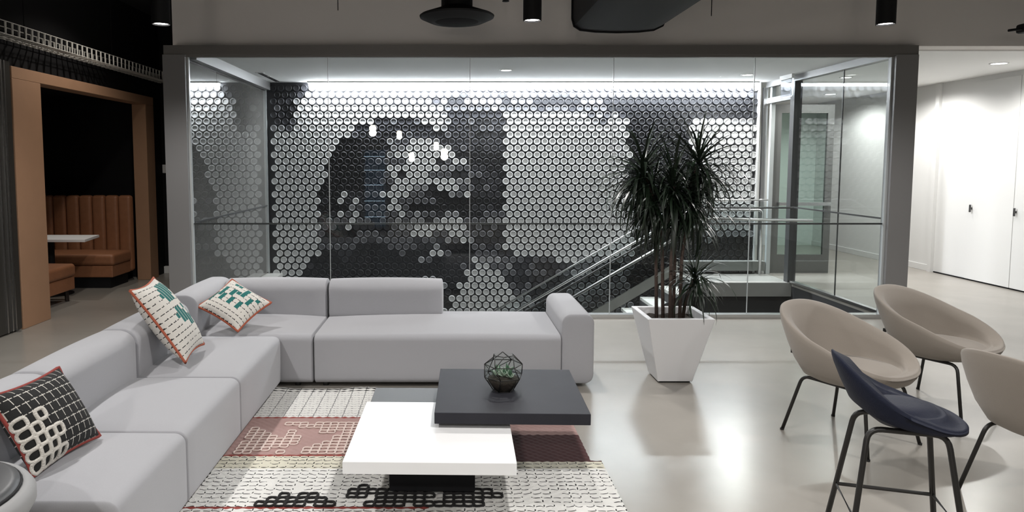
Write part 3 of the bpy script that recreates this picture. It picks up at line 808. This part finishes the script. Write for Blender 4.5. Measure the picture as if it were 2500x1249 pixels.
pl = thing('dracaena', 'tall dracaena with spiky dark leaf heads on bare canes', 'plant', (PX, PY, .47))
def leaf_mesh(L, wd, droop, m):
    b = bmesh.new(); n = 9; rows_ = []; x, z, a = 0., 0., 0.
    for k in range(n+1):
        s = k/n; wv = wd*(.55+.45*math.sin(min(1, s*2.2)*PI/2))*(1-s**3.0)*.5 + .0006
        rows_.append((b.verts.new((x, -wv, z+wv*.25)), b.verts.new((x, 0, z)), b.verts.new((x, wv, z+wv*.25))))
        a = -droop*s**1.3; x += L/n*math.cos(a); z += L/n*math.sin(a)
    for A, Bq in zip(rows_, rows_[1:]):
        b.faces.new((A[0], A[1], Bq[1], Bq[0])); b.faces.new((A[1], A[2], Bq[2], Bq[1]))
    return mesh('leaf', b, m, True, fix=False)
LMS = [leaf_mesh(.46, .019, .9, M['leaf']), leaf_mesh(.50, .019, 1.5, M['leaf']), leaf_mesh(.40, .018, .4, M['leaf2']), leaf_mesh(.52, .021, 2.0, M['leaf2'])]
rl = random.Random(11)
def cane(pts, r0, r1):
    n = len(pts); b = bmesh.new(); fp = fillet(pts, .06, 3)
    tube(b, fp, 0, 8, rads=[r0 + (r1-r0)*k/(len(fp)-1) for k in range(len(fp))])
    obj('cane', b, M['cane'], pl, True)
def head(c, n, sc, spread=1.0):
    for k in range(n):
        az = 2*PI*k*.381966 + rl.uniform(-.2, .2); f = (k+.5)/n
        el = math.radians(82 - 112*f**.85*spread + rl.uniform(-9, 9))
        lm = LMS[rl.choice((0, 2)) if f < .35 else rl.choice((0, 1, 1, 3))]
        o = obj('leaf', lm, None, pl)
        o.location = (c[0], c[1], c[2] - .13*sc*f + rl.uniform(-.01, .01)); s = sc*rl.uniform(.8, 1.12); o.scale = (s, s*1.15, s)
        o.rotation_euler = (rl.uniform(-.3, .3), -el, az)
cs = [((-.06,.02,0), (-.075,.03,.55), (-.12,.02,.88), (-.24,.0,1.16)),
      ((-.02,-.03,0), (-.02,-.02,.5), (.0,-.05,.85), (-.04,-.10,1.06)),
      ((.03,.04,0), (.03,.05,.6), (.08,.05,.95), (.185,.03,1.22)),
      ((.06,-.02,0), (.06,-.03,.5), (.10,-.03,.8), (.14,-.02,.94)),
      ((.10,.03,0), (.115,.0,.2), (.16,-.03,.33)),
      ((-.10,.06,0), (-.11,.08,.55), (-.13,.14,.95))]
for c_ in cs: cane(c_, .014, .011)
head((-.25, 0, 1.22), 62, 1.0)
head((-.04, -.10, 1.11), 52, .95)
head((.19, .03, 1.28), 62, 1.0)
head((.14, -.02, .98), 40, .85)
head((-.13, .14, 1.0), 40, .9)
head((.17, -.04, .36), 42, .72)

mass = bmesh.new()
def mass_leaf(c, az, el, L, wd, droop):
    ca, sa = math.cos(az), math.sin(az); n = 7; d = 0.; zz = 0.; rows_ = []
    for k in range(n+1):
        q = k/n; wv = wd*(.5+.5*math.sin(min(1, q*2.2)*PI/2))*(1-q**3)*.5+.0006
        rows_.append([mass.verts.new((c[0]+d*ca-o_*wv*sa, c[1]+d*sa+o_*wv*ca, c[2]+zz+abs(o_)*wv*.25)) for o_ in (-1, 0, 1)])
        a = el - droop*q**1.2; d += L/n*math.cos(a); zz += L/n*math.sin(a)
    for A, Bq in zip(rows_, rows_[1:]):
        mass.faces.new((A[0], A[1], Bq[1], Bq[0])); mass.faces.new((A[1], A[2], Bq[2], Bq[1]))
for c, n, sc in (((-.25, 0, 1.12), 105, 1.), ((-.04, -.10, 1.0), 95, 1.), ((.19, .03, 1.19), 85, .95), ((.14, -.02, .90), 75, .9), ((-.13, .14, .92), 75, .95), ((.17, -.04, .34), 50, .62)):
    for k in range(n):
        mass_leaf((c[0]+rl.uniform(-.02, .02), c[1]+rl.uniform(-.02, .02), c[2]+rl.uniform(-.12, .08)*sc), rl.uniform(0, 2*PI), math.radians(rl.uniform(-60, 50)), sc*rl.uniform(.36, .54), .021, rl.uniform(.5, 1.7))
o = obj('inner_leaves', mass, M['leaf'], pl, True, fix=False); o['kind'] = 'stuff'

# ------------------------------------------------------------------ terrarium
t = thing('terrarium', 'geometric glass terrarium with succulents on the charcoal table', 'terrarium', (.325, 4.16, .366))
lv = [(.060, 0, 0), (.118, .3, .085), (.112, 0, .155), (.062, .5, .212)]
rgs = [[Vector((r*math.cos(2*PI*(k+o_)/6), r*math.sin(2*PI*(k+o_)/6), z)) for k in range(6)] for r, o_, z in lv]
wire = bmesh.new(); gl = bmesh.new()
def seg(a, b_): tube(wire, [a, b_], .0026, 6)
for ri, R_ in enumerate(rgs):
    for k in range(6):
        if not (ri == 3 and k in (0, 1)): seg(R_[k], R_[(k+1) % 6])
for A, Bq in zip(rgs, rgs[1:]):
    for k in range(6):
        seg(A[k], Bq[k])
        if k % 2: seg(A[(k+1) % 6], Bq[k])
        vs = [gl.verts.new(p_) for p_ in (A[k], A[(k+1) % 6], Bq[(k+1) % 6])]; gl.faces.new(vs)
        vs = [gl.verts.new(p_) for p_ in (A[k], Bq[(k+1) % 6], Bq[k])]; gl.faces.new(vs)
obj('wire_frame', wire, M['legs'], t, True)
obj('glass', gl, M['terra'], t)
obj('soil', lathe([(.055, .004), (.088, .05), (.094, .072), (.06, .085), (.02, .09)], 12), M['soil'], t, True)
def fat_leaf(L, wd, m):
    b = bmesh.new(); bmesh.ops.create_uvsphere(b, u_segments=8, v_segments=6, radius=1)
    for v in b.verts:
        x = (v.co.x+1)/2; k = math.sin(PI*min(.98, x**.75))
        v.co = Vector((x*L, v.co.y*wd*(.3+.7*k), v.co.z*.006 + .10*x*x*L))
    return mesh('succulent_leaf', b, m, True)
FL = [fat_leaf(.062, .016, M['succ']), fat_leaf(.05, .014, M['succ']), fat_leaf(.07, .011, M['succ2'])]
for (hx, hy, hz, n, sc) in ((.0, -.02, .085, 14, 1.0), (.035, -.045, .085, 11, .8), (-.05, -.02, .09, 9, .8), (.03, .04, .09, 11, .9), (-.03, .04, .092, 9, .8)):
    for k in range(n):
        f = k/n; o = obj('leaf', FL[rl.choice((0, 1, 0, 2))], None, t); o.location = (hx, hy, hz)
        o.rotation_euler = (0, -math.radians(15 + 65*(1-f)), 2*PI*k*.382); s = sc*rl.uniform(.75, 1.0); o.scale = (s, s, s)

# ------------------------------------------------------------------ chairs
def shell_mesh(name, m, W, D, zb, zr_back, zr_front, zs, thick, pw, open_front=.0, n=56, low=.62, crease=1.):
    """tub shell: local +x is the front. rim height varies from zr_back (at -x) to zr_front (at +x)"""
    b = bmesh.new(); rings = []
    def rim(a):
        s = (1-math.cos(a))/2; return zr_front + (zr_back-zr_front)*(s**pw)
    def pt(a, fr, z, lean):
        c_, s_ = math.cos(a), math.sin(a); e = .86
        x = D/2*math.copysign(abs(c_)**e, c_)*fr; y = W/2*math.copysign(abs(s_)**e, s_)*fr
        return (x - lean*max(0, (1-c_)/2), y, z)
    A = [2*PI*k/n for k in range(n)]
    def add(fr, zf, leanf=lambda z: 0):
        rings.append([b.verts.new(pt(a, fr, zf(a), leanf(zf(a)))) for a in A])
    lean = lambda z: .10*max(0, (z-zs))/.35
    add(.10, lambda a: zb); add(low, lambda a: zb+.002); add(low+.14, lambda a: zb+.025)
    add(.90, lambda a: zb+.30*(rim(a)-zb), lean); add(.965, lambda a: zb+.58*(rim(a)-zb), lean); add(1.0, lambda a: zb+.82*(rim(a)-zb), lean)
    add(1.0, lambda a: rim(a)-.022, lean); add(.985, lambda a: rim(a)-.005, lean); add(.96, rim, lean); add(.93, lambda a: rim(a)-.006, lean)
    ti = 1-thick
    add(ti, lambda a: rim(a)-.03 if rim(a)-.03 > zs else (rim(a)+zs)/2, lean)
    add(ti-.03, lambda a: zs+.55*max(0, rim(a)-zs), lean); add(ti-.065, lambda a: zs+.20*max(0, rim(a)-zs), lean)
    add(ti-.09, lambda a: zs+.06*max(0, rim(a)-zs)-.006*crease, lean); add(ti-.115, lambda a: zs-.004*crease, lean); add(ti-.16, lambda a: zs+.006); add(.45, lambda a: zs+.016); add(.22, lambda a: zs+.019); add(.05, lambda a: zs+.02)
    for P_, Q in zip(rings, rings[1:]):
        for k in range(n): b.faces.new((P_[k], P_[(k+1) % n], Q[(k+1) % n], Q[k]))
    b.faces.new(rings[0][::-1]); b.faces.new(rings[-1])
    return mesh(name, b, m, True)
tub = shell_mesh('shell', M['beige'], .70, .68, .37, .80, .475, .455, .17, 1.05)
def tub_chair(label, x, y, ang):
    t = thing('tub_chair', label, 'chair', (x, y, 0), ang, 'beige tub chairs on black tube legs')
    obj('shell', tub, None, t)
    for s in (-1, 1):
        fr = obj('leg_frame', T(fillet([(-.28, s*.26, .0), (-.20, s*.19, .365), (.20, s*.19, .365), (.28, s*.26, .0)], .05), .0105, 10), M['legs'], t, True)
        for sx in (-.28, .28):
            obj('glide', lathe([(.012, 0), (.012, .012)], 10, sx, s*.26), M['foot'], fr)
    obj('cross_bar', T([(-.1, -.19, .372), (-.1, .19, .372)], .009, 8), M['legs'], t, True)
    obj('tag', B(-.335, -.315, -.13, -.10, .475, .50), M['legs'], t)
    return t
tub_chair('beige tub chair between the white planter and the navy stool', 2.505, 4.36, math.radians(-62))
tub_chair('beige tub chair beside the glass partition post and the corridor', 3.46, 4.945, math.radians(-62))
tub_chair('beige tub chair with its back turned behind the navy stool', 3.02, 3.47, math.radians(16))
# stool
t = thing('counter_stool', 'navy leather stool with low curved back and black tube frame', 'stool', (1.872, 2.90, 0), math.radians(-17))
obj('seat', shell_mesh('seat', M['navy'], .46, .43, .635, .915, .672, .700, .30, 2.3, low=.46, crease=0.), None, t).location = (.012, 0, 0)
for s in (-1, 1):
    obj('leg_frame', T(fillet([(-.225, s*.215, 0), (-.14, s*.11, .63), (.14, s*.11, .63), (.225, s*.215, 0)], .05), .0115, 10), M['legs'], t, True)
zf = .27; fx = .225 - .085*zf/.63; fy = .215 - .105*zf/.63
obj('footrest', T([(-fx, -fy, zf), (fx, -fy, zf), (fx, fy, zf), (-fx, fy, zf)], .0085, 8, True), M['legs'], t)
# round seat at the sofa's near end
t = thing('round_seat', 'dark grey padded round seat with pale rim beside the sofa end', 'stool', (-1.735, 2.245, 0))
obj('rim', lathe([(.05, .50), (.27, .50), (.325, .52), (.345, .555), (.345, .585), (.33, .608), (.31, .612), (.29, .605)], 56), M['rim'], t, True)
obj('pad', lathe([(.298, .58), (.302, .605), (.296, .625), (.27, .634), (.15, .645), (.02, .648)], 56), M['pad'], t, True)
obj('piping', T([(.300*math.cos(2*PI*k/48), .300*math.sin(2*PI*k/48), .614) for k in range(48)], .006, 6, True), M['blackmetal'], t, True)
for a in (45, 135, 225, 315):
    c_, s_ = math.cos(math.radians(a)), math.sin(math.radians(a))
    obj('leg', T([(.2*c_, .2*s_, .505), (.29*c_, .29*s_, 0)], .014, 10), M['legs'], t, True)

# ------------------------------------------------------------------ globe pendants over the counter behind the camera
def globe(x, y, z, r, label):
    t = thing('globe_pendant', label, 'lamp', (x, y, z), 0, 'warm glass globe pendants')
    obj('globe', lathe([(r*math.sin(PI*k/14)+.001, -r*math.cos(PI*k/14)) for k in range(15)], 24), M['globe'], t, True)
    obj('cap', lathe([(.03, r-.01), (.03, r+.05)], 16), M['blackmetal'], t)
    obj('cord', T([(0, 0, r+.04), (0, 0, 4.1-z)], .004, 6), M['black'], t)
    l = bpy.data.lights.new('glow', 'POINT'); l.energy = GLOBE_W; l.shadow_soft_size = r; l.color = (1, .93, .85)
    o = bpy.data.objects.new('glow', l); C.objects.link(o); o.location = (0, 0, -r-.02); o.parent = t
M['globe'] = emat('opal_globe', (1, .88, .72), 40)
for x, y, z, r, lab in ((-1.774, -1.2, 2.53, .085, 'warm globe pendant hanging highest over the rear counter'), (-1.315, -3.6, 2.52, .075, 'warm globe pendant beside the highest one'),
                        (-.339, -4.2, 2.24, .075, 'warm globe pendant at middle height over the rear counter'), (-.103, -2.4, 2.0, .095, 'large low warm globe pendant over the rear counter'),
                        (-1.04, -4.6, 1.95, .085, 'lowest warm globe pendant far behind the lounge')):
    globe(x, y, z, r, lab)

# ------------------------------------------------------------------ drinks fridge behind the camera, seen mirrored in the glass
t = thing('drinks_fridge', 'tall glass fronted drinks fridge glowing blue behind the lounge', 'fridge', (-1.85, -2.2, 0))
bk = mat('fridge_black', (.02,.02,.022), .4)
obj('cabinet', B(-.33, -.28, -.5, 0, .1, 2.2), bk, t); obj('cabinet', B(.28, .33, -.5, 0, .1, 2.2), bk, t)
obj('back_panel', B(-.28, .28, -.5, -.47, .1, 2.2), emat('fridge_back_glow', (.12, .25, .42), .9), t)
obj('plinth', B(-.33, .33, -.5, 0, 0, .1), bk, t); obj('header', B(-.33, .33, -.5, 0, 2.05, 2.2), bk, t)
for z in (.35, .75, 1.15, 1.52, 1.86):
    sh = obj('shelf', B(-.28, .28, -.46, -.05, z, z+.015), M['steel'], t)
    obj('light_strip', B(-.26, .26, -.06, -.05, z+.015, z+.035), emat('shelf_glow', (.6, .8, 1.0), 9), sh)
obj('door_pane', B(-.28, .28, -.012, -.004, .12, 2.04), M['glass'], t)
obj('handle', T([(.25, .04, .9), (.25, .04, 1.5)], .012, 8), M['steel'], t)
